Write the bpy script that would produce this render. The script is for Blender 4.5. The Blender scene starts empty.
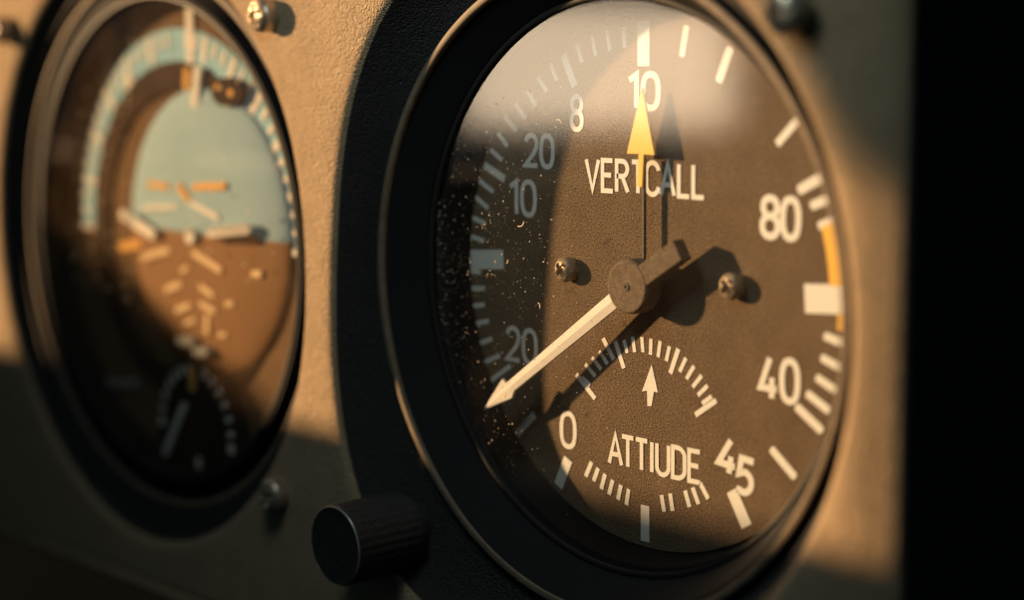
import bpy, bmesh, math, random
from mathutils import Vector, Matrix
random.seed(11)
S = bpy.context.scene
COL = S.collection
PI = math.pi
# 1 unit = 1 cm.  Panel frame: x to the right, y up, H out of the panel (towards the viewer).
def W(x, y, H=0.0): return Vector((x, -H, y))

# ------------------------------------------------------------------ camera
F, VX, VY, CX, CY, SC = 1850.0, -1170.0, 63.0, 643.0, 283.0, 92.0
tc = Vector((512-VX, VY-300, F)).normalized()
k = (CX-512)/F
uz = -tc.y/(tc.z-k*tc.x)
uc = Vector((-k*uz, 1, uz)).normalized()
nc = tc.cross(uc)
Z0 = F/SC
P0 = Vector(((CX-512)/F*Z0, (300-CY)/F*Z0, -Z0))
CAM = Vector((-tc.dot(P0), -uc.dot(P0), -nc.dot(P0)))           # in panel coordinates
def at(px, py, H=0.0):
    """spot on the plane H of the panel that was measured at this place of the photograph"""
    d = Vector(((px-512)/F, (300-py)/F, -1))
    d = Vector((tc.dot(d), uc.dot(d), nc.dot(d)))
    p = CAM + d*((H-CAM.z)/d.z)
    return (p.x, p.y)
cd = bpy.data.cameras.new('camera'); cam = bpy.data.objects.new('camera', cd); COL.objects.link(cam)
ax = [Vector((tc[i], -nc[i], uc[i])) for i in range(3)]         # camera axes in world space
R = Matrix((ax[0], ax[1], ax[2])).transposed().to_4x4()
cam.matrix_world = Matrix.Translation(W(CAM.x, CAM.y, CAM.z)) @ R
cd.sensor_width = 36; cd.lens = F*36/1024
cd.clip_start = 0.5; cd.clip_end = 2000
cd.dof.use_dof = True; cd.dof.focus_distance = 20.45
cd.dof.aperture_fstop = cd.lens*1e-3/0.65
S.camera = cam

# ------------------------------------------------------------------ materials
def mat(name, base, rough=0.6, metal=0.0, spec=0.5, bump=None, var=None, fine=None, coat=0.0):
    m = bpy.data.materials.new(name); m.use_nodes = True
    nt = m.node_tree; b = nt.nodes['Principled BSDF']
    b.inputs['Base Color'].default_value = (*base, 1)
    b.inputs['Roughness'].default_value = rough
    b.inputs['Metallic'].default_value = metal
    b.inputs['Specular IOR Level'].default_value = spec
    b.inputs['Coat Weight'].default_value = coat
    tcn = nt.nodes.new('ShaderNodeTexCoord')
    if var:                                         # (scale, amount): mottled colour
        nz = nt.nodes.new('ShaderNodeTexNoise'); nz.inputs['Scale'].default_value = var[0]
        nz.inputs['Detail'].default_value = 6; nz.inputs['Roughness'].default_value = .65
        nt.links.new(tcn.outputs['Object'], nz.inputs['Vector'])
        mr = nt.nodes.new('ShaderNodeMapRange')
        mr.inputs['From Min'].default_value = .3; mr.inputs['From Max'].default_value = .7
        mr.inputs['To Min'].default_value = 1-var[1]; mr.inputs['To Max'].default_value = 1+var[1]
        nt.links.new(nz.outputs['Fac'], mr.inputs['Value'])
        if fine:
            n2 = nt.nodes.new('ShaderNodeTexNoise'); n2.inputs['Scale'].default_value = fine[0]; n2.inputs['Detail'].default_value = 2
            nt.links.new(tcn.outputs['Object'], n2.inputs['Vector'])
            m2 = nt.nodes.new('ShaderNodeMapRange'); m2.inputs['From Min'].default_value = .32; m2.inputs['From Max'].default_value = .68
            m2.inputs['To Min'].default_value = 1-fine[1]; m2.inputs['To Max'].default_value = 1+fine[1]
            nt.links.new(n2.outputs['Fac'], m2.inputs['Value'])
            mm = nt.nodes.new('ShaderNodeMath'); mm.operation = 'MULTIPLY'
            nt.links.new(mr.outputs['Result'], mm.inputs[0]); nt.links.new(m2.outputs['Result'], mm.inputs[1]); mr = mm
        vm = nt.nodes.new('ShaderNodeVectorMath'); vm.operation = 'SCALE'
        vm.inputs[0].default_value = base
        nt.links.new(mr.outputs[0], vm.inputs['Scale'])
        nt.links.new(vm.outputs['Vector'], b.inputs['Base Color'])
    if bump:                                        # list of (kind, scale, strength, distance)
        prev = None
        for kind, sc, st, di in bump:
            if kind == 'v':
                t = nt.nodes.new('ShaderNodeTexVoronoi'); t.feature = 'SMOOTH_F1'
                t.inputs['Smoothness'].default_value = .4; t.inputs['Randomness'].default_value = .75; t.inputs['Scale'].default_value = sc
                out = t.outputs['Distance']
            else:
                t = nt.nodes.new('ShaderNodeTexNoise'); t.inputs['Scale'].default_value = sc
                t.inputs['Detail'].default_value = 4; out = t.outputs['Fac']
            nt.links.new(tcn.outputs['Object'], t.inputs['Vector'])
            bp = nt.nodes.new('ShaderNodeBump'); bp.inputs['Strength'].default_value = st
            bp.inputs['Distance'].default_value = di; bp.invert = (kind == 'v')
            nt.links.new(out, bp.inputs['Height'])
            if prev: nt.links.new(prev.outputs['Normal'], bp.inputs['Normal'])
            prev = bp
        nt.links.new(prev.outputs['Normal'], b.inputs['Normal'])
    return m

M = {}
M['panel'] = mat('grained_panel', (.36, .26, .162), .75, spec=.12,
                 bump=[('v', 40, 1.0, .04), ('n', 70, .25, .006)], var=(2.0, .10))
M['shaded_panel'] = mat('grained_panel_shade', (.028, .026, .025), .7, spec=.2, bump=[('v', 40, 1.0, .04)])  # same grain as the panel; black colour stands in for its shade
M['bezel'] = mat('black_bezel', (.010, .010, .011), .75, spec=.10, bump=[('n', 60, .15, .006)])
M['lip'] = mat('worn_bezel_lip', (.14, .105, .072), .55, spec=.15, bump=[('n', 40, .2, .006)], var=(6, .2))
M['ring'] = mat('dark_glass_ring', (.018, .016, .014), .5, spec=.15)
M['dial'] = mat('matte_dial', (.162, .114, .074), .9, spec=.06,
                bump=[('n', 38, .9, .016), ('n', 80, .6, .008)], var=(2.2, .14), fine=(55, .6))
M['paint'] = mat('white_dial_paint', (.82, .80, .76), .6, spec=.3, var=(30, .05))
M['amber'] = mat('amber_paint', (.92, .50, .045), .5, var=(12, .06))
M['yellow'] = mat('yellow_pointer_paint', (.90, .56, .07), .5, var=(25, .05))
M['needle'] = mat('cream_needle', (.84, .78, .70), .5, var=(9, .05), bump=[('n', 70, .15, .004)])
M['hub'] = mat('brown_hub', (.165, .118, .082), .7, spec=.15, bump=[('n', 50, .8, .014)], var=(16, .3), fine=(70, .3))
M['stem'] = mat('dark_stem', (.05, .042, .036), .5)
M['screw'] = mat('aged_brass_screw', (.42, .34, .25), .36, metal=.7, bump=[('n', 25, .35, .01)], var=(9, .3))
M['screwdark'] = mat('bronze_screw', (.33, .25, .17), .4, metal=.2, bump=[('n', 40, .4, .01)], var=(20, .45))
M['knob'] = mat('black_knob', (.022, .022, .022), .6, spec=.2, bump=[('n', 45, .5, .012)], var=(20, .4), fine=(60, .5))
M['knobrim'] = mat('knob_edge_highlight', (.20, .18, .15), .35, metal=.3)  # lighter colour stands in for the highlight on the knob's edge
M['black'] = mat('black_wall', (.003, .004, .005), 1, spec=0, var=(.4, .2))
M['frame'] = mat('dark_frame', (.03, .03, .03), .7, var=(.8, .2))
M['dust'] = mat('pale_dust', (.84, .64, .42), .9)
# left dial
M['idial'] = mat('brown_dial', (.17, .105, .06), .9, spec=.03, var=(3, .15))
M['bluering'] = mat('pale_blue_ring', (.32, .56, .66), .9, spec=.03, var=(4, .06))
M['band'] = mat('dark_brown_band', (.055, .036, .026), .9, spec=.03, var=(5, .15))
M['white2'] = mat('white_mark', (.80, .74, .66), .8, spec=.1)
M['orange2'] = mat('orange_mark', (.80, .42, .11), .8, spec=.1)
M['tan2'] = mat('tan_mark', (.78, .56, .32), .8, spec=.1)
M['grey2'] = mat('grey_mark', (.42, .41, .38), .8, spec=.1)

def ball_material():
    m = mat('sky_and_ground_ball', (.3, .3, .3), .75, spec=.12)
    nt = m.node_tree; b = nt.nodes['Principled BSDF']
    t = nt.nodes.new('ShaderNodeTexCoord'); sp = nt.nodes.new('ShaderNodeSeparateXYZ')
    nt.links.new(t.outputs['Object'], sp.inputs[0])
    cr = nt.nodes.new('ShaderNodeValToRGB'); cr.color_ramp.interpolation = 'CONSTANT'
    e = cr.color_ramp.elements
    e[0].position = 0; e[0].color = (.26, .13, .055, 1)
    e[1].position = .5; e[1].color = (.31, .46, .52, 1)
    mr = nt.nodes.new('ShaderNodeMapRange')
    mr.inputs['From Min'].default_value = -2.3; mr.inputs['From Max'].default_value = 2.3
    nt.links.new(sp.outputs['Z'], mr.inputs['Value']); nt.links.new(mr.outputs['Result'], cr.inputs['Fac'])
    nt.links.new(cr.outputs['Color'], b.inputs['Base Color'])
    return m
M['ball'] = ball_material()

def glass_material(f0, f1, tint):
    m = bpy.data.materials.new('dusty_cover_glass'); m.use_nodes = True
    nt = m.node_tree; nt.nodes.clear(); N = nt.nodes.new; L = nt.links.new
    out = N('ShaderNodeOutputMaterial')
    tr = N('ShaderNodeBsdfTransparent'); tr.inputs['Color'].default_value = (.97, .975, .97, 1)
    gl = N('ShaderNodeBsdfGlossy'); gl.distribution = 'BECKMANN'; gl.inputs['Roughness'].default_value = .095
    fr = N('ShaderNodeFresnel'); fr.inputs['IOR'].default_value = 2.4
    ge = N('ShaderNodeNewGeometry'); fm = N('ShaderNodeMath'); fm.operation = 'MULTIPLY_ADD'   # inner face is coated: mirrors nothing
    L(ge.outputs['Backfacing'], fm.inputs[0]); fm.inputs[1].default_value = -1; fm.inputs[2].default_value = 1
    fx = N('ShaderNodeMath'); fx.operation = 'MULTIPLY'; L(fr.outputs[0], fx.inputs[0]); L(fm.outputs[0], fx.inputs[1])
    mx = N('ShaderNodeMixShader'); L(fx.outputs[0], mx.inputs[0]); L(tr.outputs[0], mx.inputs[1]); L(gl.outputs[0], mx.inputs[2])
    df = N('ShaderNodeBsdfDiffuse'); df.inputs['Color'].default_value = (*tint, 1)
    t = N('ShaderNodeTexCoord')
    nz = N('ShaderNodeTexNoise'); nz.inputs['Scale'].default_value = 1.3; nz.inputs['Detail'].default_value = 7; nz.inputs['Roughness'].default_value = .6
    L(t.outputs['Object'], nz.inputs['Vector'])
    mr = N('ShaderNodeMapRange'); mr.inputs['From Min'].default_value = .35; mr.inputs['From Max'].default_value = .75
    mr.inputs['To Min'].default_value = f0; mr.inputs['To Max'].default_value = f1
    L(nz.outputs['Fac'], mr.inputs['Value'])
    m2 = N('ShaderNodeMixShader'); L(mr.outputs[0], m2.inputs[0]); L(mx.outputs[0], m2.inputs[1]); L(df.outputs[0], m2.inputs[2])
    L(m2.outputs[0], out.inputs['Surface'])
    return m
M['glass'] = glass_material(.0002, .005, (.8, .74, .66)); M['glass2'] = glass_material(.006, .026, (.8, .52, .30))

# ------------------------------------------------------------------ mesh helpers (local frame: panel axes, origin at ox, oy, H=0)
def tag(o, label=None, cat=None, group=None, kind=None):
    if label: o['label'] = label
    if cat: o['category'] = cat
    if group: o['group'] = group
    if kind: o['kind'] = kind
    return o
def empty(name, x, y, H=0.0):
    o = bpy.data.objects.new(name, None); COL.objects.link(o); o.location = W(x, y, H); o.empty_display_size = .3
    return o
class MB:
    """collects shapes given in panel coordinates and links them as one mesh object"""
    def __init__(s, ox=0.0, oy=0.0): s.v = []; s.f = []; s.ox, s.oy = ox, oy
    def P(s, x, y, H): s.v.append(W(x-s.ox, y-s.oy, H)); return len(s.v)-1
    def face(s, *i): s.f.append(tuple(i))
    def prism(s, pts, H0, H1, mid=None):
        """solid from an outline (any winding) between two heights; mid lifts a ridge point list"""
        a = sum(p[0]*q[1]-q[0]*p[1] for p, q in zip(pts, pts[1:]+pts[:1]))
        if a < 0: pts = pts[::-1]
        n = len(pts)
        lo = [s.P(x, y, H0) for x, y in pts]; hi = [s.P(x, y, H1) for x, y in pts]
        s.face(*hi); s.face(*lo[::-1])
        for i in range(n):
            j = (i+1) % n; s.face(lo[i], lo[j], hi[j], hi[i])
    def bar(s, a, b, w, H0, H1, w2=None, soft=False):
        d = Vector((b[0]-a[0], b[1]-a[1])); d.normalize(); q = Vector((-d.y, d.x))
        w2 = w if w2 is None else w2
        if soft:                                    # softly rounded ends
            pts = []
            for c, e, ww in ((a, -1, w), (b, 1, w2)):
                cc = Vector(c) - d*e*ww*.3
                for t in range(7):
                    g = -PI/2 + PI*t/6
                    r = ww/2
                    pts.append(tuple(cc + d*e*r*.6*math.cos(g) + q*e*r*math.sin(g)))
            s.prism(pts, H0, H1); return
        s.prism([(a[0]+q.x*w/2, a[1]+q.y*w/2), (b[0]+q.x*w2/2, b[1]+q.y*w2/2),
                 (b[0]-q.x*w2/2, b[1]-q.y*w2/2), (a[0]-q.x*w/2, a[1]-q.y*w/2)], H0, H1)
    def disc(s, cx, cy, rx, ry, H0, H1, n=24):
        s.prism([(cx+rx*math.cos(2*PI*i/n), cy+ry*math.sin(2*PI*i/n)) for i in range(n)], H0, H1)
    def lathe(s, cx, cy, prof, n=160, closed=True):
        """prof: list of (r, H), turned about the gauge axis; closed joins last to first"""
        rows = [[s.P(cx+(q[2] if len(q) > 2 else 0)+q[0]*math.cos(2*PI*i/n), cy+q[0]*math.sin(2*PI*i/n), q[1]) for i in range(n)] for q in prof]
        m = len(rows)
        for a in range(m if closed else m-1):
            A, B = rows[a], rows[(a+1) % m]
            for i in range(n):
                j = (i+1) % n; s.face(A[i], B[i], B[j], A[j])
        return rows
    def sector(s, cx, cy, r0, r1, a0, a1, H0, H1, n=40):
        pts = [(cx+r1*math.cos(a0+(a1-a0)*i/n), cy+r1*math.sin(a0+(a1-a0)*i/n)) for i in range(n+1)]
        inn = [(cx+r0*math.cos(a0+(a1-a0)*i/n), cy+r0*math.sin(a0+(a1-a0)*i/n)) for i in range(n+1)]
        for i in range(n): s.prism([pts[i], pts[i+1], inn[i+1], inn[i]], H0, H1)
    def ribbon(s, pts, w, H0, H1, closed=False):
        """a pen stroke of even width with mitred joints"""
        P = [Vector(p) for p in pts]; n = len(P); L = []; Rr = []
        for i in range(n):
            if closed: a, b = P[i-1], P[(i+1) % n]
            else: a, b = P[max(i-1, 0)], P[min(i+1, n-1)]
            d1 = (P[i]-a).normalized() if (P[i]-a).length > 1e-9 else None
            d2 = (b-P[i]).normalized() if (b-P[i]).length > 1e-9 else None
            d1 = d1 or d2; d2 = d2 or d1
            n1 = Vector((-d1.y, d1.x)); n2 = Vector((-d2.y, d2.x)); mm = n1+n2
            mm = mm.normalized() if mm.length > 1e-6 else n1
            kk = min(1/max(mm.dot(n1), .35), 2.2)
            L.append(P[i]+mm*w/2*kk); Rr.append(P[i]-mm*w/2*kk)
        hl = [s.P(p.x, p.y, H1) for p in L]; hr = [s.P(p.x, p.y, H1) for p in Rr]
        ll = [s.P(p.x, p.y, H0) for p in L]; lr = [s.P(p.x, p.y, H0) for p in Rr]
        for i in range(n if closed else n-1):
            j = (i+1) % n
            s.face(hl[i], hr[i], hr[j], hl[j]); s.face(ll[i], hl[i], hl[j], ll[j]); s.face(hr[i], lr[i], lr[j], hr[j])
        if not closed:
            s.face(hl[0], ll[0], lr[0], hr[0]); s.face(hl[-1], hr[-1], lr[-1], ll[-1])
    def build(s, name, m, parent=None, smooth=None, bevel=None):
        me = bpy.data.meshes.new(name); me.from_pydata(s.v, [], s.f)
        bm = bmesh.new(); bm.from_mesh(me); bmesh.ops.recalc_face_normals(bm, faces=bm.faces); bm.to_mesh(me); bm.free()
        me.materials.append(m)
        if smooth:
            me.polygons.foreach_set('use_smooth', [True]*len(me.polygons)); me.set_sharp_from_angle(angle=math.radians(smooth))
        o = bpy.data.objects.new(name, me); COL.objects.link(o)
        if parent is not None:
            o.parent = parent
            if parent.type == 'EMPTY': pass
        else: o.location = W(s.ox, s.oy)
        if bevel:
            b = o.modifiers.new('soft_edges', 'BEVEL'); b.width = bevel; b.segments = 2; b.limit_method = 'ANGLE'
        return o

# ------------------------------------------------------------------ lettering
def arc(cx, cy, rx, ry, a0, a1, n=14):
    return [(cx+rx*math.cos(math.radians(a0+(a1-a0)*i/n)), cy+ry*math.sin(math.radians(a0+(a1-a0)*i/n))) for i in range(n+1)]
def oval(w, y0, y1, n=30, e=2.5):
    out = []
    for i in range(n):
        t = 2*PI*i/n; c, s_ = math.cos(t), math.sin(t)
        out.append((w/2+w/2*math.copysign(abs(c)**(2/e), c), (y0+y1)/2+(y1-y0)/2*math.copysign(abs(s_)**(2/e), s_)))
    return out
def glyph(c):
    """(advance width, strokes) on a unit-high body; a stroke is (points, closed)"""
    if c == 'V': return .40, [([(0, 1), (.20, 0), (.40, 1)], 0)]
    if c == 'E': return .32, [([(.32, 1), (0, 1), (0, 0), (.33, 0)], 0), ([(0, .52), (.28, .52)], 0)]
    if c == 'R': return .36, [([(0, 0), (0, 1), (.18, 1)]+arc(.18, .755, .16, .245, 85, -85)+[(.18, .51), (0, .51)], 0), ([(.18, .51), (.36, 0)], 0)]
    if c == 'T': return .36, [([(0, 1), (.36, 1)], 0), ([(.18, 1), (.18, 0)], 0)]
    if c == 'I': return .06, [([(.03, 1), (.03, 0)], 0)]
    if c == 'C': return .36, [([p for p in arc(.19, .70, .19, .31, 12, 178)]+[p for p in arc(.19, .30, .19, .31, 182, 348)], 0)]
    if c == 'A': return .40, [([(0, 0), (.20, 1), (.40, 0)], 0), ([(.085, .33), (.315, .33)], 0)]
    if c == 'L': return .30, [([(0, 1), (0, 0), (.31, 0)], 0)]
    if c == 'U': return .36, [([(0, 1), (0, .28)]+arc(.18, .26, .18, .27, 184, 356)+[(.36, .28), (.36, 1)], 0)]
    if c == 'D': return .36, [([(0, 0), (0, 1), (.14, 1)]+arc(.14, .72, .22, .28, 84, 4)+arc(.14, .28, .22, .28, -4, -84)+[(.14, 0)], 1)]
    if c == '0': return .42, [(oval(.42, 0, 1), 1)]
    if c == '8': return .42, [([(x*.9+.02, y) for x, y in oval(.42, .53, 1, e=2.2)], 1), (oval(.42, 0, .53, e=2.2), 1)]
    if c == '1': return .24, [([(0, .82), (.2, .98), (.2, 0)], 0)]
    if c == '2': return .42, [(arc(.21, .75, .19, .25, 170, 0)+[(.385, .6), (.30, .42), (.0, .02), (.42, .02)], 0)]
    if c == '4': return .46, [([(.27, 1), (.02, .24), (.46, .24)], 0), ([(.33, .52), (.33, 0)], 0)]
    if c == '5': return .42, [([(.40, 1), (.06, 1), (.03, .54), (.12, .60)]+arc(.19, .32, .20, .30, 85, -120)+[(.0, .06)], 0)]
KERN = {'AT': -.11, 'CA': -.04, 'TC': -.05, 'TT': -.05, 'TI': -.02}
def write(mb, text, x0, x1, y0, y1, w, H, gap=.16, rot=0.0, shear=0.0):
    """letters fitted to a box (centre lines inset by half a stroke)"""
    gl = [glyph(c) for c in text]
    tot = sum(g[0] for g in gl)+gap*(len(gl)-1)+sum(KERN.get(text[i:i+2], 0) for i in range(len(text)-1))
    sx = (x1-x0-w)/tot; sy = (y1-y0-w); cx, cy = (x0+x1)/2, (y0+y1)/2
    c_, s_ = math.cos(rot), math.sin(rot); pos = 0; q = 0
    for gi, (adv, strokes) in enumerate(gl):
        for pts, closed in strokes:
            pp = []
            for x, y in pts:
                X = x0+w/2+(pos+x)*sx; Y = y0+w/2+y*sy
                X += shear*(Y-cy); X, Y = X-cx, Y-cy
                pp.append((cx+c_*X-s_*Y, cy+s_*X+c_*Y))
            mb.ribbon(pp, w, H-.004, H+.0012*(q % 3), bool(closed)); q += 1
        pos += adv+gap+KERN.get(text[gi:gi+2], 0)

# ------------------------------------------------------------------ the instrument panel (grained board with two dished openings)
HP = 1.40                                           # face of the panel above the main dial
def smoothed(tab, sig=11):
    raw = [interp(tab, d) for d in range(360)]
    ker = [math.exp(-(j/sig)**2/2) for j in range(-30, 31)]; tot = sum(ker)
    o = [(d, sum(raw[(d+j-30) % 360]*ker[j] for j in range(61))/tot) for d in range(360)]
    return o+[(360, o[0][1])]
def interp(tab, d):
    for (a, ra), (b, rb) in zip(tab, tab[1:]):
        if a <= d <= b:
            t = (d-a)/(b-a); return ra+(rb-ra)*t
    return tab[0][1]
CREST_MAIN = [(0, 3.88), (40, 3.9), (90, 3.98), (112, 4.06), (133, 4.08), (143, 4.0), (157, 3.84), (177, 3.68), (192, 3.86),
              (205, 4.12), (220, 4.46), (232, 4.62), (246, 4.34), (266, 4.04), (300, 3.97), (330, 3.95), (360, 3.88)]
CREST_LEFT = [(0, 3.87), (90, 4.02), (180, 4.04), (225, 4.12), (270, 4.24), (315, 4.04), (360, 3.87)]
LX, LY, LH = -8.2, 0.0, 0.85                       # axis and dial height of the left gauge
PX0, PXM, PX1, PY0, PY1 = -16.5, -4.30, 4.22, -4.74, 6.2
mb = MB(); shaded_walls = []
def cell(cx, cy, x0, x1, y0, y1, crest, h_in, r_in=3.53, N=360):
    ang = set(2*PI*i/N for i in range(N))
    for X in (x0, x1):
        for Y in (y0, y1): ang.add(math.atan2(Y-cy, X-cx) % (2*PI))
    ang = sorted(ang)
    prof = [(.26, 0), (.10, -.002), (.05, -.010), (.012, -.030), (-.025, -.065), (-.055, -.12), (-.08, -.19)]
    rows = []
    for a in ang:
        c, s_ = math.cos(a), math.sin(a)
        t = min([((x1-cx)/c if c > 0 else (x0-cx)/c) if abs(c) > 1e-9 else 1e9, ((y1-cy)/s_ if s_ > 0 else (y0-cy)/s_) if abs(s_) > 1e-9 else 1e9])
        rc = interp(crest, math.degrees(a))
        top = min(.26, (t-rc)*.6)
        col = [(t, 0.0), (t-.4*(t-rc-top), 0.0)]
        col += [(rc+o*(top/.26 if o > 0 else 1), h) for o, h in prof]
        r_s, h_s = col[-1]
        col += [(r_s+(r_in-r_s)*q, h_s+(h_in-h_s)*(1-(1-q)**1.6)) for q in (.25, .5, .75, 1)]
        col += [(r_in-.03, h_in-.3), (r_in-.03, -2.6)]
        line = []
        for r, h in col:
            x, y = cx+r*c, cy+r*s_
            dx = max(0, x-3.83)
            line.append(mb.P(x, y, HP+h-.40*dx*dx/(dx+.05) if dx else HP+h))
        rows.append(line)
    cut = len(prof)-1                               # inside this row the panel wall's shade is put into its colour
    ln = MB(); lrow = [[ln.P(mb.v[i].x, mb.v[i].z, -mb.v[i].y) for i in A[cut:]] for A in rows]; shaded_walls.append(ln)
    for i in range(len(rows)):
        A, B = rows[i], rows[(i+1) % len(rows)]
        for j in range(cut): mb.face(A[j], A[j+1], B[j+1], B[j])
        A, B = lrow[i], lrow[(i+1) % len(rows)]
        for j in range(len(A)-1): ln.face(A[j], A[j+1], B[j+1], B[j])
cell(LX, LY, PX0, PXM, PY0, PY1, smoothed(CREST_LEFT), -.22, 3.76)
cell(0, 0, PXM, PX1, PY0, PY1, smoothed(CREST_MAIN), -.56)
def drop(x):
    dx = max(0, x-3.83); return .40*dx*dx/(dx+.05) if dx else 0
# rolled lower edge with a bead, rolled right edge, returns going back
low = [(-4.74, 0), (-4.77, -.025), (-4.80, -.03), (-4.83, -.01), (-4.87, .02), (-4.92, .02), (-4.97, -.01), (-5.01, -.07), (-5.03, -.16), (-5.03, -5)]
xs = [PX0+(PX1-PX0)*i/60 for i in range(61)]
g = [[mb.P(x, y, HP+h-drop(x)) for x in xs] for y, h in low]
for a, b in zip(g, g[1:]):
    for i in range(60): mb.face(a[i], b[i], b[i+1], a[i+1])
rt = [(4.22, 0), (4.30, -.04), (4.325, -.055), (4.337, -.075), (4.34, -.10)]
ys = [-5.03+(PY1+5.03)*i/120 for i in range(121)]
d0 = drop(PX1)
dy = lambda y: (lambda q: .40*q*q/(q+.05))(PX1-3.83)
g = [[mb.P(x, y, HP+h-dy(y)) for y in ys] for x, h in rt]
for a, b in zip(g, g[1:]):
    for i in range(120): mb.face(a[i], a[i+1], b[i+1], b[i])
a = [mb.P(PX0, y, h) for y, h in ((-4.74, HP), (PY1, HP), (PY1, -5), (-4.74, -5))]; mb.face(*a)
a = [mb.P(x, PY1, h) for x, h in ((PX0, HP), (PX1, HP-d0), (PX1, -5), (PX0, -5))]; mb.face(*a)
a = [mb.P(x, y, -5) for x, y in ((PX0, -5.03), (4.34, -5.03), (4.34, PY1), (PX0, PY1))]; mb.face(*a)
panel = mb.build('instrument_panel', M['panel'], smooth=40)
bmw = bmesh.new(); bmw.from_mesh(panel.data); bmesh.ops.remove_doubles(bmw, verts=bmw.verts, dist=.0005)
bmesh.ops.recalc_face_normals(bmw, faces=bmw.faces); bmw.to_mesh(panel.data); bmw.free()
for ln in shaded_walls: ln.build('shaded_opening', M['shaded_panel'], panel, smooth=40)
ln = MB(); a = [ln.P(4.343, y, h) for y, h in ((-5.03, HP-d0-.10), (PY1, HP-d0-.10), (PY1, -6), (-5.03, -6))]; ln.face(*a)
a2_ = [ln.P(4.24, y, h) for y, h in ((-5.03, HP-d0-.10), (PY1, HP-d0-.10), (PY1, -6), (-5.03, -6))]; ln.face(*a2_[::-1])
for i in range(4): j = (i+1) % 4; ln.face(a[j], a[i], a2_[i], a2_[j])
ln.build('shaded_side', M['shaded_panel'], panel)  # panel's right side, with its shade put into the black colour
tag(panel, 'tan grained instrument panel with two round openings that hold the gauges', 'instrument panel')

def screw_mesh(name, r, h, slot, m, turn=0.0, skirt=.05):
    """domed head with a cross recess, origin on the surface it sits on"""
    b = MB(); n, mr = 72, 26; rows = []
    for j in range(mr+1):
        rr = r*math.sin(PI/2*j/mr); row = []
        for i in range(n):
            a = 2*PI*i/n; x, y = rr*math.cos(a), rr*math.sin(a)
            H = skirt+h*math.sqrt(max(0, 1-(rr/r)**2))
            ct, st = math.cos(turn), math.sin(turn); u, v = ct*x+st*y, -st*x+ct*y
            w, L = slot*r, .62*r
            def inside(p, q):
                return max(0, min(1, (w-abs(p))/(.05*r)+.5))*max(0, min(1, (L-abs(q))/(.08*r)+.5))
            H -= max(inside(u, v), inside(v, u))*h*.62
            row.append(b.P(x, y, H))
        rows.append(row)
    rows.append([b.P(.93*r*math.cos(2*PI*i/n), .93*r*math.sin(2*PI*i/n), -.03) for i in range(n)])
    for A, B in zip(rows, rows[1:]):
        for i in range(n):
            j = (i+1) % n; b.face(A[i], B[i], B[j], A[j])
    me = bpy.data.meshes.new(name); me.from_pydata(b.v, [], b.f)
    bm = bmesh.new(); bm.from_mesh(me); bmesh.ops.remove_doubles(bm, verts=bm.verts, dist=1e-5)
    bmesh.ops.recalc_face_normals(bm, faces=bm.faces); bm.to_mesh(me); bm.free()
    me.materials.append(m); me.polygons.foreach_set('use_smooth', [True]*len(me.polygons)); me.set_sharp_from_angle(angle=math.radians(50))
    return me
sm = screw_mesh('mounting_screw', .21, .11, .17, M['screw'], .12, skirt=.15)
for px, py in ((254, 15), (265, 496), (778, 12), (-8, 30)):
    x, y = at(px, py, HP+.24)
    o = bpy.data.objects.new('mounting_screw', sm); COL.objects.link(o); o.parent = panel; o.location = W(x, y, HP)

# ------------------------------------------------------------------ shared gauge housing
def housing(root, glassH, dialH, lipH=.915, glass='glass', LR=3.455, ix=0.0, g=0.0, n=200):
    b = MB()                                        # black inner cone, down to the case
    b.lathe(0, 0, [(LR-.035, lipH+.015), (LR-.095, lipH-.055), (g+3.16, glassH+.10-.35*g, ix), (g+3.12, glassH+.055-.1*g, ix), (g+3.12, glassH-.06, ix), (g+3.02, glassH-.09, ix), (g+2.96, dialH+.04, ix), (g+2.95, dialH-.25, ix), (LR+.035, dialH-.25), (LR+.035, lipH-.055)], n)
    b.build('bezel', M['bezel'], root, smooth=35)
    b = MB()                                        # rounded raised lip
    pr = [(LR+.048*math.copysign(abs(math.cos(t))**.6, math.cos(t)), lipH+.042*math.copysign(abs(math.sin(t))**.6, math.sin(t))) for t in [2*PI*(i+.5)/16 for i in range(16)]]
    b.lathe(.03, -.03, pr, n); b.build('bezel_lip', M['lip'], root, smooth=60)
    b = MB()                                        # thin ring that holds the glass
    b.lathe(ix, 0, [(g+3.115, glassH+.04), (g+3.095, glassH+.05), (g+3.07, glassH+.05), (g+3.055, glassH+.04), (g+3.055, glassH+.004), (g+3.115, glassH+.004)], n)
    b.build('retaining_ring', M['ring'], root, smooth=50)
    b = MB()
    b.lathe(ix, 0, [(.001, glassH), (3.0, glassH), (g+3.11, glassH-.002), (g+3.11, glassH-.06), (.001, glassH-.06)], 120, closed=False)
    b.build('cover_glass', M[glass], root, smooth=30)

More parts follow.
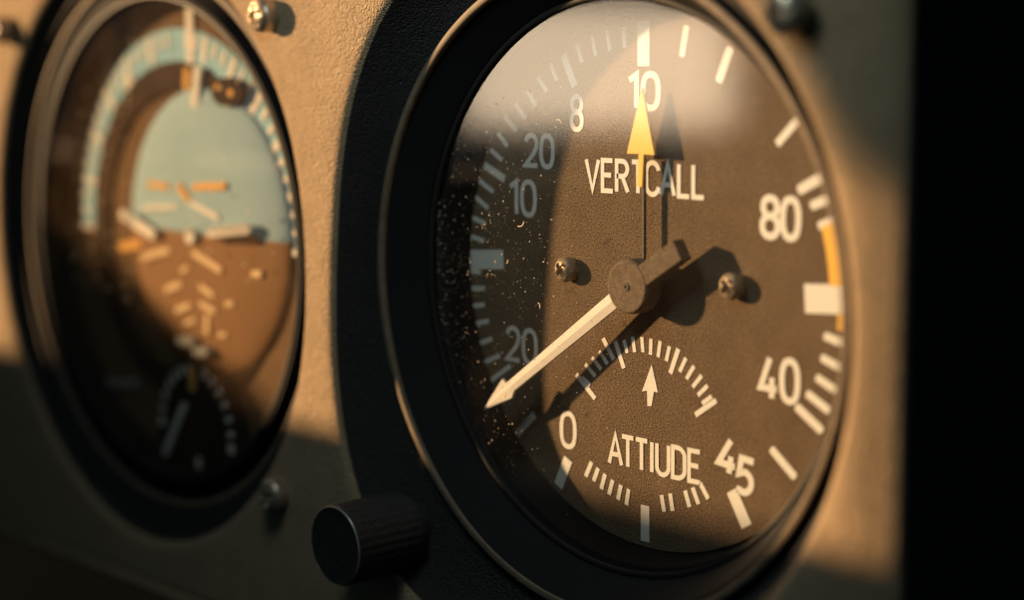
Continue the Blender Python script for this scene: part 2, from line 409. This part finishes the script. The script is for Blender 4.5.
# ------------------------------------------------------------------ main gauge
G = empty('flight_gauge', 0, 0)
tag(G, 'large round brown-dial flight gauge in sharp focus, long cream needle pointing to lower left', 'gauge', 'round gauges in the panel')
GH = .50
housing(G, GH, 0, ix=.10)
b = MB(); b.lathe(.06, 0, [(.001, 0), (1, 0), (2, 0), (2.94, 0), (2.95, -.01), (2.95, -.12), (.001, -.12)], 160, closed=False)
dial = b.build('dial', M['dial'], G, smooth=30)
PH = .006
def tick(mb, a, c, wpx, H=PH, soft=False, base=0.0):
    """a painted tick between two measured spots; wpx is its width in units of 1/92 cm"""
    mb.bar(at(*a, base), at(*c, base), wpx/92, base-.004, base+H, soft=soft)
b = MB()
T1 = [((623.8, 26.6), (625, 47.7)), ((607, 30), (610.3, 50.8)), ((592, 35.5), (595.9, 55.8)), ((576.9, 43.7), (582.4, 62.7)),
      ((550.7, 63.5), (557, 80.7)), ((538, 77.4), (546.9, 91.4)), ((527.4, 90.9), (536, 106)), ((515.2, 103.6), (525.3, 118.8)),
      ((504.5, 115.5), (516.5, 130.7)), ((498.2, 133.2), (507.6, 146)), ((490.9, 150), (502.3, 160.2)), ((479.5, 180.5), (493.5, 191.9)),
      ((475.7, 197), (488.4, 208.4)), ((471.9, 217.3), (485.8, 223.6)), ((470.6, 236.3), (484.6, 240.9)), ((468, 270), (481, 272.5)),
      ((469.3, 288.3), (484.6, 288.3)), ((471.9, 306.2), (484.6, 304.5)), ((475.2, 323.8), (488.9, 321)), ((479, 343.6), (492.2, 338.7)),
      ((484.6, 362.3), (499.8, 355.5)), ((490.9, 380.5), (510.7, 366))]
for a, c in T1: tick(b, a, c, 5.0)
for a, c, w in [((643.8, 20), (643.8, 66), 16), ((563.4, 54.6), (574.8, 86.3), 9), ((484.6, 165.2), (504.9, 179.2), 8),
                ((471, 259.5), (503.6, 259.5), 21), ((517.6, 433.4), (534.6, 414.4), 8), ((558.5, 486), (568.5, 459), 13),
                ((645.4, 505.5), (645.4, 541.4), 12), ((732, 490.5), (747, 526.4), 14)]: tick(b, a, c, w)
for a, c in [((586, 476.4), (592, 462)), ((594, 481), (598.5, 468)), ((601.5, 489), (605.4, 474)), ((609.3, 494.4), (613, 480)),
             ((618.3, 499.5), (621.3, 485)), ((626.7, 504.9), (629, 489)), ((664.5, 511.5), (661.8, 495)), ((673, 510.9), (670.5, 493.5)),
             ((689.9, 507), (685.4, 490.5)), ((698.9, 504), (692.9, 487.5)), ((708.5, 498.6), (700.4, 483))]: tick(b, a, c, 5.2)
for a, c, w in [((682, 57), (687, 25.4), 8), ((718.6, 82.5), (730.9, 47), 10.5), ((777, 144.7), (799.5, 118), 9.5), ((798, 191), (828.5, 173.5), 11.5),
                ((810.5, 206.3), (836, 196), 10.5), ((818.3, 226.5), (841, 218), 10), ((824, 335.5), (846, 344.3), 9.5),
                ((821, 357), (843, 369.3), 9.5), ((816, 376.8), (837, 391), 9.5), ((806.5, 392.5), (830, 411.5), 10), ((796, 405.5), (823, 431.7), 10.5),
                ((771, 448), (796, 478), 10)]: tick(b, a, c, w*.84, soft=True)
tick(b, (805, 298.5), (850, 299.5), 27)
# inner arc of fine ticks below the hub
for a, c in [((582.3, 377.6), (590.4, 385.2)), ((585.6, 364.1), (595.5, 376.3)), ((592.4, 357.3), (601.3, 369.4)), ((599.5, 350.9), (607.7, 364.1)),
             ((624.2, 340), (627.5, 353)), ((633, 336.8), (635, 352.2)), ((642.2, 337), (643.2, 352.2)), ((651.3, 338.7), (650.8, 354.7)),
             ((660.5, 341), (658.4, 357)), ((669.8, 346.3), (666.5, 361)), ((686.3, 358), (680, 371.7)), ((694.4, 366), (686.8, 378.8)),
             ((702, 375.5), (693, 387)), ((707.9, 385.7), (698.2, 395.3)), ((712, 396.3), (702.5, 403.5))]: tick(b, a, c, 4.4)
for a, c in [((576.7, 374.3), (595.5, 398.6)), ((603.4, 338.2), (614, 359.8)), ((615.3, 340.8), (624.2, 368.2)), ((678.7, 348.9), (670.6, 373.3)), ((716.5, 400.4), (695.7, 414.9))]: tick(b, a, c, 5.4)
b.build('scale_markings', M['paint'], dial)
b = MB()
b.prism([at(652, 364.5), at(658.2, 392.3), at(654.2, 391.6), at(651.8, 406), at(647.8, 406), at(647.4, 390.6), at(642.4, 391.4)], -.004, PH)
b.build('arrow_mark', M['paint'], dial)
b = MB()
r_ = 2.79
am0 = math.atan2(at(836, 222)[1], at(836, 222)[0]); am1 = math.atan2(at(841, 286)[1], at(841, 286)[0])
b.sector(0, 0, 2.56, 2.72, am1, am0, -.004, PH+.005, 14)
b.build('warning_arc', M['amber'], dial); b = MB()
am2 = math.atan2(at(842, 314)[1], at(842, 314)[0]); am3 = math.atan2(at(842, 331)[1], at(842, 331)[0])
b.sector(0, 0, 2.66, 2.76, am3, am2, -.004, PH+.003, 5)
b.build('warning_arc', M['amber'], dial)
def box(px0, px1, py0, py1):
    xm, ym = (px0+px1)/2, (py0+py1)/2
    return at(px0, ym)[0], at(px1, ym)[0], at(xm, py1)[1], at(xm, py0)[1]
b = MB()
for t, bx, w in [('10', (627.5, 661, 71, 111), 6.2), ('8', (570, 584, 94, 132), 5.2), ('20', (524, 555, 133, 169), 5.4), ('10', (509, 537, 179, 217), 5.4),
                 ('20', (505.5, 538, 327, 364), 5.2), ('0', (560, 577, 411, 449), 5.4), ('80', (760, 802, 195, 241), 7.0), ('40', (757.5, 801, 356, 403), 6.6)]:
    b = MB(); write(b, t, *box(*bx), w/92, PH, gap=.14); b.build('numeral', M['paint'], dial)
b = MB()
write(b, '4', *box(716.5, 739, 436, 476), 6.8/92, PH, rot=-.10, shear=.06)
write(b, '5', *box(735.5, 756, 456, 497), 6.8/92, PH, rot=-.10)
b.build('numeral', M['paint'], dial)
b = MB()
x0, _ = at(585, 175); x1, _ = at(706, 180)
write(b, 'VERTCALL', x0, x1, at(645, 196)[1], at(645, 160)[1], 4.9/92, PH, gap=.13)
b.build('lettering', M['paint'], dial); b = MB()
x0, _ = at(608, 450); x1, _ = at(702, 465)
write(b, 'ATTIUDE', x0, x1, at(655, 475)[1], at(655, 440.5)[1], 4.8/92, PH, gap=.13)
b.build('lettering', M['paint'], dial)
ds = screw_mesh('dial_screw', .143, .085, .19, M['screwdark'], .75, skirt=.085)
for px, py in ((562, 270), (728, 287)):
    x, y = at(px, py, .13)
    o = bpy.data.objects.new('dial_screw', ds); COL.objects.link(o); o.parent = dial; o.location = W(x, y, 0)

# cream needle with a low ridge
NH = .25
NT = .385                                           # the needle rises towards its tip
def A(px, py, H=NH): return at(px, py, H)
def NHt(px): return NH+(NT-NH)*(611-px)/(611-484)
b = MB()
N_ = lambda px, py: A(px, py, NHt(px))
tip = N_(483.8, 409.5); b1, b2 = N_(502.3, 378.8), N_(511.4, 398); s1, s2 = N_(505.8, 383.5), N_(514, 390.5)
h1, h2 = A(613.5, 290.3), A(620.8, 304.3)
mid = lambda p, q, t=.5: (p[0]+(q[0]-p[0])*t, p[1]+(q[1]-p[1])*t)
out = [tip, b2, s2, h2, h1, s1, b1]
nh = [NHt(p) for p in (483.8, 511.4, 514, 615, 607.7, 505.8, 502.3)]
top = [b.P(*p, h) for p, h in zip(out, nh)]; bot = [b.P(*p, h-.035) for p, h in zip(out, nh)]
rd = [b.P(*mid(tip, mid(s1, s2), .15), NHt(487)+.003), b.P(*mid(s1, s2), NHt(510)+.006), b.P(*mid(h1, h2), NH+.008)]
T, B2, S2, H2, H1_, S1, B1 = top
for f in [(T, B2, rd[0]), (T, rd[0], B1), (B2, S2, rd[1], rd[0]), (B1, rd[0], rd[1], S1), (S2, H2, rd[2], rd[1]), (S1, rd[1], rd[2], H1_), (H2, H1_, rd[2])]: b.face(*f)
b.face(*bot[::-1])
for i in range(7): j = (i+1) % 7; b.face(bot[i], bot[j], top[j], top[i])
b.build('needle', M['needle'], G)
# yellow pointer on a thin upright blade
YH = .17
b = MB()
b.prism([A(641.8, 88, YH), A(654.3, 155, YH), A(643.6, 154.3, YH), A(641.9, 187, YH), A(636.9, 186.5, YH), A(638.6, 153.8, YH), A(626.8, 153.5, YH)], YH-.03, YH)
yp = b.build('yellow_pointer', M['yellow'], G)
b = MB(); b.bar(A(640.8, 158, YH), A(640.6, 300, YH), .022, YH-.075, YH-.034)
b.build('pointer_stem', M['stem'], yp)
# hub with its counterweight arm
HH = .34
hc = A(626.5, 287.0, HH)
e1, e2 = A(672, 241.5, HH), A(681.5, 258.5, HH)
em = mid(e1, e2); d = (Vector(em)-Vector(hc)).normalized(); q = Vector((-d.y, d.x)); hw = .118
b = MB(); b.disc(*hc, .298, .298, .10, HH, 64)
hub = b.build('hub', M['hub'], G, smooth=40, bevel=.03)
b = MB()
p0 = Vector(hc)+d*.2
b.prism([tuple(p0+q*hw), tuple(Vector(em)+q*hw), tuple(Vector(em)-q*hw), tuple(p0-q*hw)], HH-.17, HH-.006)
b.build('counterweight', M['hub'], hub, bevel=.012)
b = MB(); b.lathe(*hc, [(.022, HH+.012), (.038, HH+.012), (.042, HH+.006), (.042, HH-.01), (.018, HH-.01), (.018, HH+.008)], 24)
b.build('pivot_pin', M['stem'], hub, smooth=40)
b = MB(); b.disc(0, 0, .10, .10, -.05, .12, 32); b.build('spindle', M['stem'], G, smooth=40)

# adjusting knob at the lower left
KH = 2.12
kx, ky = at(334.5, 546, KH); KR = .475
b = MB(); n = 120
def kr(i, r): return r*(1-.018*(1 if (i % 4) in (0, 1) else 0)) if r > .465 else r
prof = [(.001, KH-.015), (.30, KH-.012), (.425, KH-.004), (.445, KH), (.462, KH-.012), (KR, KH-.04), (KR, KH-.06), (KR, KH-.5), (KR*.995, KH-.95), (.40, KH-1.0), (.36, KH-1.02), (.36, KH-1.9)]
rows = []
for j, (r, H) in enumerate(prof):
    fl = 6 <= j <= 8
    rows.append([b.P(kx+(kr(i, r) if fl else r)*math.cos(2*PI*i/n), ky+(kr(i, r) if fl else r)*math.sin(2*PI*i/n), H) for i in range(n)])
for Aa, Bb in zip(rows, rows[1:]):
    for i in range(n): j = (i+1) % n; b.face(Aa[i], Bb[i], Bb[j], Aa[j])
kn = b.build('adjusting_knob', M['knob'], G, smooth=28)
b = MB(); b.lathe(kx, ky, [(.446, KH-.006), (.450, KH+.002), (.460, KH-.004), (.466, KH-.016), (.45, KH-.016)], 96)
b.build('knob_rim', M['knobrim'], kn, smooth=50)

# ------------------------------------------------------------------ left gauge (attitude indicator, out of focus)
I = empty('attitude_indicator', LX, LY)
tag(I, 'blurred attitude indicator with blue-and-brown horizon ball and small turn needle', 'gauge', 'round gauges in the panel')
IG = 1.17
housing(I, IG, LH, 1.08, 'glass2', 3.66, .22, .18)
def LB(): return MB(LX, LY)
def a2(px, py, H=LH): return at(px, py, H)
b = MB(); b.lathe(.22, 0, [(.001, LH-.02), (2.0, LH-.02), (3.12, LH-.02), (3.13, LH-.2), (.001, LH-.2)], 120, closed=False)
idial = b.build('dial', M['idial'], I, smooth=30)
b = MB(); b.sector(.30, .05, 2.36, 2.80, 0.0, PI, LH-.02, LH, 60); b.build('sky_ring', M['bluering'], idial)
b = MB(); b.lathe(.28, .05, [(1.96, LH+.03), (2.32, LH+.04), (2.35, LH+.03), (2.35, LH-.02), (1.96, LH-.02)], 120); b.build('dark_band', M['band'], idial, smooth=40)
bx, by = a2(203, 233, LH+.1); bx -= LX; by -= LY    # horizon ball: a shallow dome
b = MB(); R0, dome = 1.95, .18
b.lathe(0, 0, [(R0*math.sin(t), dome*math.cos(t)) for t in [PI/2*i/16 for i in range(17)]][::-1], 120, closed=False)
ball = b.build('horizon_ball', M['ball'], I, smooth=60); ball.location = W(bx, by, LH+.01)
BH = LH+.21
def L2(mb, a, c, w, H0, H1, soft=True): mb.bar(a2(*a, H1), a2(*c, H1), w, H0, H1, soft=soft)
def dot(mb, p, rx, H0, H1, ry=None): x, y = a2(*p, H1); mb.disc(x, y, rx, ry or rx, H0, H1, 16)
b = LB()                                            # roll scale on the sky ring
L2(b, (188, -20), (190, 66), .17, LH, LH+.02)
for i in range(-17, 18):
    if i == 0: continue
    an = PI/2-i*.088; big = i % 3 == 0
    r0, r1 = (2.42, 2.76) if big else (2.55, 2.74)
    b.bar((LX+.30+r0*math.cos(an), .05+r0*math.sin(an)), (LX+.30+r1*math.cos(an), .05+r1*math.sin(an)), .12 if big else .08, LH, LH+.015)
for sx in (-1, 1): b.bar((LX+.30+sx*2.36, -.0), (LX+.30+sx*2.8, -.0), .085, LH, LH+.02)
dot(b, (129, 86), .12, LH, LH+.03, .16); dot(b, (111, 127), .07, LH, LH+.03)
b.build('roll_scale', M['white2'], idial)
b = LB(); L2(b, (197, 66), (193.5, 108), .15, LH+.06, BH-.1); b.build('roll_pointer', M['white2'], I)
b = LB(); L2(b, (186, 68), (185, 90), .11, LH+.06, BH-.1); b.build('roll_index', M['orange2'], I)
b = LB(); x, y = a2(226, 92, LH+.12)                # dark boss with worn spots
b.disc(x, y, .36, .19, LH+.03, LH+.12, 28); bo = b.build('pivot_boss', M['band'], I, smooth=40)
b = LB(); dot(b, (230, 93), .06, LH+.12, LH+.13, .05); b.build('boss_wear', M['orange2'], bo)
b = LB(); dot(b, (217, 87), .05, LH+.12, LH+.13, .04); b.build('boss_wear', M['orange2'], bo)
def on_ball(p):
    H = BH
    for _ in range(4):
        x, y = a2(*p, H); q = math.hypot(x-LX-bx, y-LY-by)/R0
        H = LH+.03+dome*math.sqrt(max(.04, 1-q*q))
    return H
T = .035
for n_, m_, a, c, w_, h in [('command_bar', 'orange2', (147, 184), (168, 187), .09, 0), ('command_bar', 'orange2', (192, 187), (225, 186), .10, 0), ('command_bar', 'orange2', (177, 185), (188, 200), .11, .01),
        ('pitch_bar', 'white2', (189, 202), (218, 218), .09, 0), ('pitch_bar', 'white2', (142, 208), (176, 207), .07, -.01),
        ('pitch_bar', 'tan2', (141, 258), (169, 250), .11, -.01), ('pitch_bar', 'tan2', (192, 252), (221, 271), .11, -.01), ('pitch_bar', 'orange2', (119, 247), (141, 244), .14, -.01),
        ('pitch_bar', 'tan2', (199, 286), (213, 296), .10, -.02), ('pitch_bar', 'tan2', (207, 314), (206, 335), .11, -.02)]:
    hb = max(on_ball(a), on_ball(c))+h*.5; b = LB(); L2(b, a, c, w_*.9, hb-.12, hb); b.build(n_, M[m_], I)
b = LB(); dot(b, (189, 236), .11, BH-.05, BH+.05); sy = b.build('aircraft_symbol', M['white2'], I)
b = LB(); L2(b, (120, 213), (154, 236), .15, BH, BH+.05); b.build('wing', M['white2'], sy)
b = LB(); L2(b, (207, 233), (249, 229), .14, BH, BH+.05); b.build('wing', M['white2'], sy)
b = LB(); L2(b, (222, 241), (258, 240), .10, BH-.05, BH-.03); b.build('dark_bar', M['band'], sy)
for a, c, w_ in [((165, 290), (181, 284), .095), ((175, 311), (190, 305), .085), ((199, 303), (215, 312), .08), ((184, 324), (194, 320), .07), ((180, 271), (188, 268), .07), ((251, 274), (261, 274), .09), ((225, 304), (233, 304), .07), ((218, 335), (226, 335), .06)]:
    hb = max(on_ball(a), on_ball(c))-.005; b = LB(); L2(b, a, c, w_, hb-.12, hb); b.build('pitch_bar', M['tan2'], I)
# small turn dial at the bottom
TH = LH+.20
tx, ty = a2(196, 432, TH)
b = LB(); b.disc(tx, ty, 1.0, 1.0, LH-.03, TH-.005, 64); td = b.build('turn_dial', M['bezel'], I)
b = LB()
for i in range(15):
    an = math.radians(178-i*13.2); rr = .80
    if abs(an-PI/2) < .1: continue
    big = i in (0, 14)
    b.bar((tx+rr*math.cos(an), ty+rr*math.sin(an)), (tx+(rr+.13)*math.cos(an), ty+(rr+.13)*math.sin(an)), .13 if big else .085, TH-.006, TH+.012)
L2(b, (198, 457), (198, 469), .10, TH-.006, TH+.012)
b.build('turn_scale', M['white2'], td)
b = LB(); L2(b, (184, 404), (164, 455), .11, TH+.02, TH+.05); b.build('turn_needle', M['white2'], td)
b = LB(); L2(b, (190, 368), (191, 392), .10, TH+.02, TH+.06); b.build('turn_index', M['orange2'], td)
b = LB(); L2(b, (106, 383), (135, 383), .10, LH-.02, LH+.02); b.build('side_mark', M['grey2'], idial)
b = LB(); L2(b, (176, 341), (192, 342), .13, LH, TH+.02); L2(b, (192, 352), (206, 352), .13, LH, TH+.02); b.build('slip_mark', M['grey2'], I)

# ------------------------------------------------------------------ dust on the two cover glasses
def specks(name, n, pick, rng, H, label):
    b = MB()
    for _ in range(n):
        x, y = pick(); r = rng()
        a = random.random()*PI; el = random.uniform(.6, 1.9)
        c, s_ = math.cos(a), math.sin(a)
        pts = [(r*el, 0, 0), (0, r, 0), (-r*el, 0, 0), (0, -r, 0)]
        i = [b.P(x+c*px-s_*py, y+s_*px+c*py, H) for px, py, _z in pts]
        t = b.P(x, y, H+r*.9)
        for j in range(4): b.face(i[j], i[(j+1) % 4], t)
        b.face(*i[::-1])
    return tag(b.build(name, M['dust']), label, 'dust', kind='stuff')
lint = MB()
for px, py, ln_, an in ((522, 226, .13, .5), (508, 262, .05, 1.2), (540, 305, .07, 2.0), (505, 396, .09, .9), (560, 120, .10, 2.7)):
    x, y = at(px, py, GH)
    pts = [(x+ln_*(t-.5)*math.cos(an+.9*(t-.5)), y+ln_*(t-.5)*math.sin(an+.9*(t-.5))) for t in [i/6 for i in range(7)]]
    lint.ribbon(pts, .006, GH+.001, GH+.008)
tag(lint.build('lint', M['dust']), 'short curled lint fibres lying on the glass of the large gauge', 'lint', kind='stuff')
clus = [(random.uniform(-2.7, -1.2), random.uniform(-2.2, 2.2)) for _ in range(16)]
def pick_main():
    while True:
        u = random.random()
        if u < .62: x, y = -2.9+2.4*random.random()**1.5, random.gauss(.3, 1.3)
        elif u < .84:
            c = random.choice(clus); s_ = random.uniform(.08, .4); x, y = random.gauss(c[0], s_), random.gauss(c[1], s_)
        else: x, y = random.uniform(-2.9, 2.9), random.uniform(-2.9, 2.9)
        if x*x+y*y < 2.95**2 and not (x > -.6 and random.random() < .75): return x, y
specks('glass_dust', 1000, pick_main, lambda: random.choice((.0025, .003, .0035, .004, .005, .009)), GH+.001, 'pale dust specks scattered over the glass of the large gauge')
def pick_left():
    while True:
        x, y = random.uniform(-2.9, 2.6), random.uniform(-1.0, 2.8)
        if x*x+y*y < 8.2 and (x < -.9 or random.random() < .25): return LX+.40+x, LY+y
specks('glass_dust', 130, pick_left, lambda: random.uniform(.010, .026), IG+.001, 'blurred dust specks on the glass of the attitude indicator')

# ------------------------------------------------------------------ what surrounds the panel
b = MB(); b.prism([(-140, -80), (140, -80), (140, 90), (-140, 90)], -46, -44)
tag(b.build('background', M['black']), kind='structure')
SUN = Vector((-1.65, .35, 1.0))                     # towards the sun, panel coordinates
FH = 8.0
def lift(x, y, H): kq = FH-H; return (x+SUN.x*kq, y+SUN.y*kq)
fr = empty('shade_frame', -20, 0, FH)  # unseen bars, added to throw the shadow edges on panel and dials
tag(fr, 'unseen dark sill and post, added left in front of the panel to shade it', 'shadow caster')
yl = lift(0, -2.43, 0)[1]
b = MB(-20, 0); b.prism([(-46, yl-7), (-3.5, yl-7), (-3.5, yl), (-46, yl)], 0, .5)
o = b.build('shade_sill', M['frame'], fr, bevel=.1)
b = MB(-20, 0)                                      # unseen bump on the sill, added to shape the left dial's shadow
b.prism([lift(*q, LH) for q in ((-11.2, -2.5), (-10.9, .05), (-10.1, -.45), (-8.5, -1.0), (-7.0, -1.65), (-6.2, -2.5))], .06, .44)
b.build('shadow_bump', M['frame'], fr, bevel=.05)
p1, p2, p3 = [lift(*at(*q, HP), HP) for q in ((752, 0), (838, 178), (930, 246))]
dv = (Vector(p1)-Vector(p2)).normalized()
p0 = tuple(Vector(p1)+dv*4)
b = MB(-20, 0)
b.prism([p0, p1, p2, (p2[0]+3, p2[1]+3), (p0[0]+3, p0[1])], 0, .5)
b.prism([(p2[0]-.0, p2[1]), p3, (p3[0]+1.5, p3[1]+3), (p2[0]+1.5, p2[1]+3)], .05, .45)
b.build('shade_post', M['frame'], fr, bevel=.1)

# ------------------------------------------------------------------ light
w = bpy.data.worlds.new('World'); S.world = w; w.use_nodes = True
wn = w.node_tree; bg = wn.nodes['Background']; bg.inputs['Strength'].default_value = .032     # dim cabin, cooler and lighter above
wt = wn.nodes.new('ShaderNodeTexCoord'); ws = wn.nodes.new('ShaderNodeSeparateXYZ'); wr = wn.nodes.new('ShaderNodeValToRGB')
wm = wn.nodes.new('ShaderNodeMapRange'); wm.inputs['From Min'].default_value = -1; wm.inputs['From Max'].default_value = 1
wn.links.new(wt.outputs['Generated'], ws.inputs[0]); wn.links.new(ws.outputs['Z'], wm.inputs['Value'])
wn.links.new(wm.outputs['Result'], wr.inputs['Fac']); wn.links.new(wr.outputs['Color'], bg.inputs['Color'])
wr.color_ramp.elements[0].position = .35; wr.color_ramp.elements[0].color = (.04, .07, .09, 1)
wr.color_ramp.elements[1].position = .85; wr.color_ramp.elements[1].color = (.36, .74, 1.0, 1)
sl = bpy.data.lights.new('sun', 'SUN'); sl.energy = 5.0; sl.angle = math.radians(1.9); sl.color = (1.0, .63, .31)
so = bpy.data.objects.new('sun', sl); COL.objects.link(so)
so.rotation_euler = W(*SUN).to_track_quat('Z', 'Y').to_euler(); so.location = W(*(SUN*30))
# bright hazy window near the sun, mirrored in the cover glass
al = bpy.data.lights.new('bright_window', 'AREA'); al.shape = 'RECTANGLE'; al.size = 12.5; al.size_y = 5.2
al.color = (1.0, .75, .50); al.energy = 1.95*PI*al.size*al.size_y
ao = bpy.data.objects.new('bright_window', al); COL.objects.link(ao)
azr = math.radians(45.3); D = 58
ac = Vector((-math.sin(azr)*D, 2.35, math.cos(azr)*D))
ao.location = W(*ac); ao.rotation_euler = (W(*ac)-W(0, 1.5, 0)).to_track_quat('Z', 'Y').to_euler()

# weak cool fill lamp, added to lift the main dial's shadow
cl = bpy.data.lights.new('cool_fill', 'AREA'); cl.size = 3; cl.color = (.82, 1.0, .98); cl.energy = 110
co = bpy.data.objects.new('cool_fill', cl); COL.objects.link(co)
cc = Vector((.3, 6.8, 6.3)); co.location = W(*cc); co.rotation_euler = (W(*cc)-W(-1.5, 0, 0)).to_track_quat('Z', 'Y').to_euler()

S.render.engine = 'CYCLES'
S.cycles.use_denoising = True
S.cycles.max_bounces = 8; S.cycles.transparent_max_bounces = 12
S.view_settings.view_transform = 'Standard'; S.view_settings.look = 'None'
S.view_settings.exposure = 1.17; S.view_settings.gamma = 1
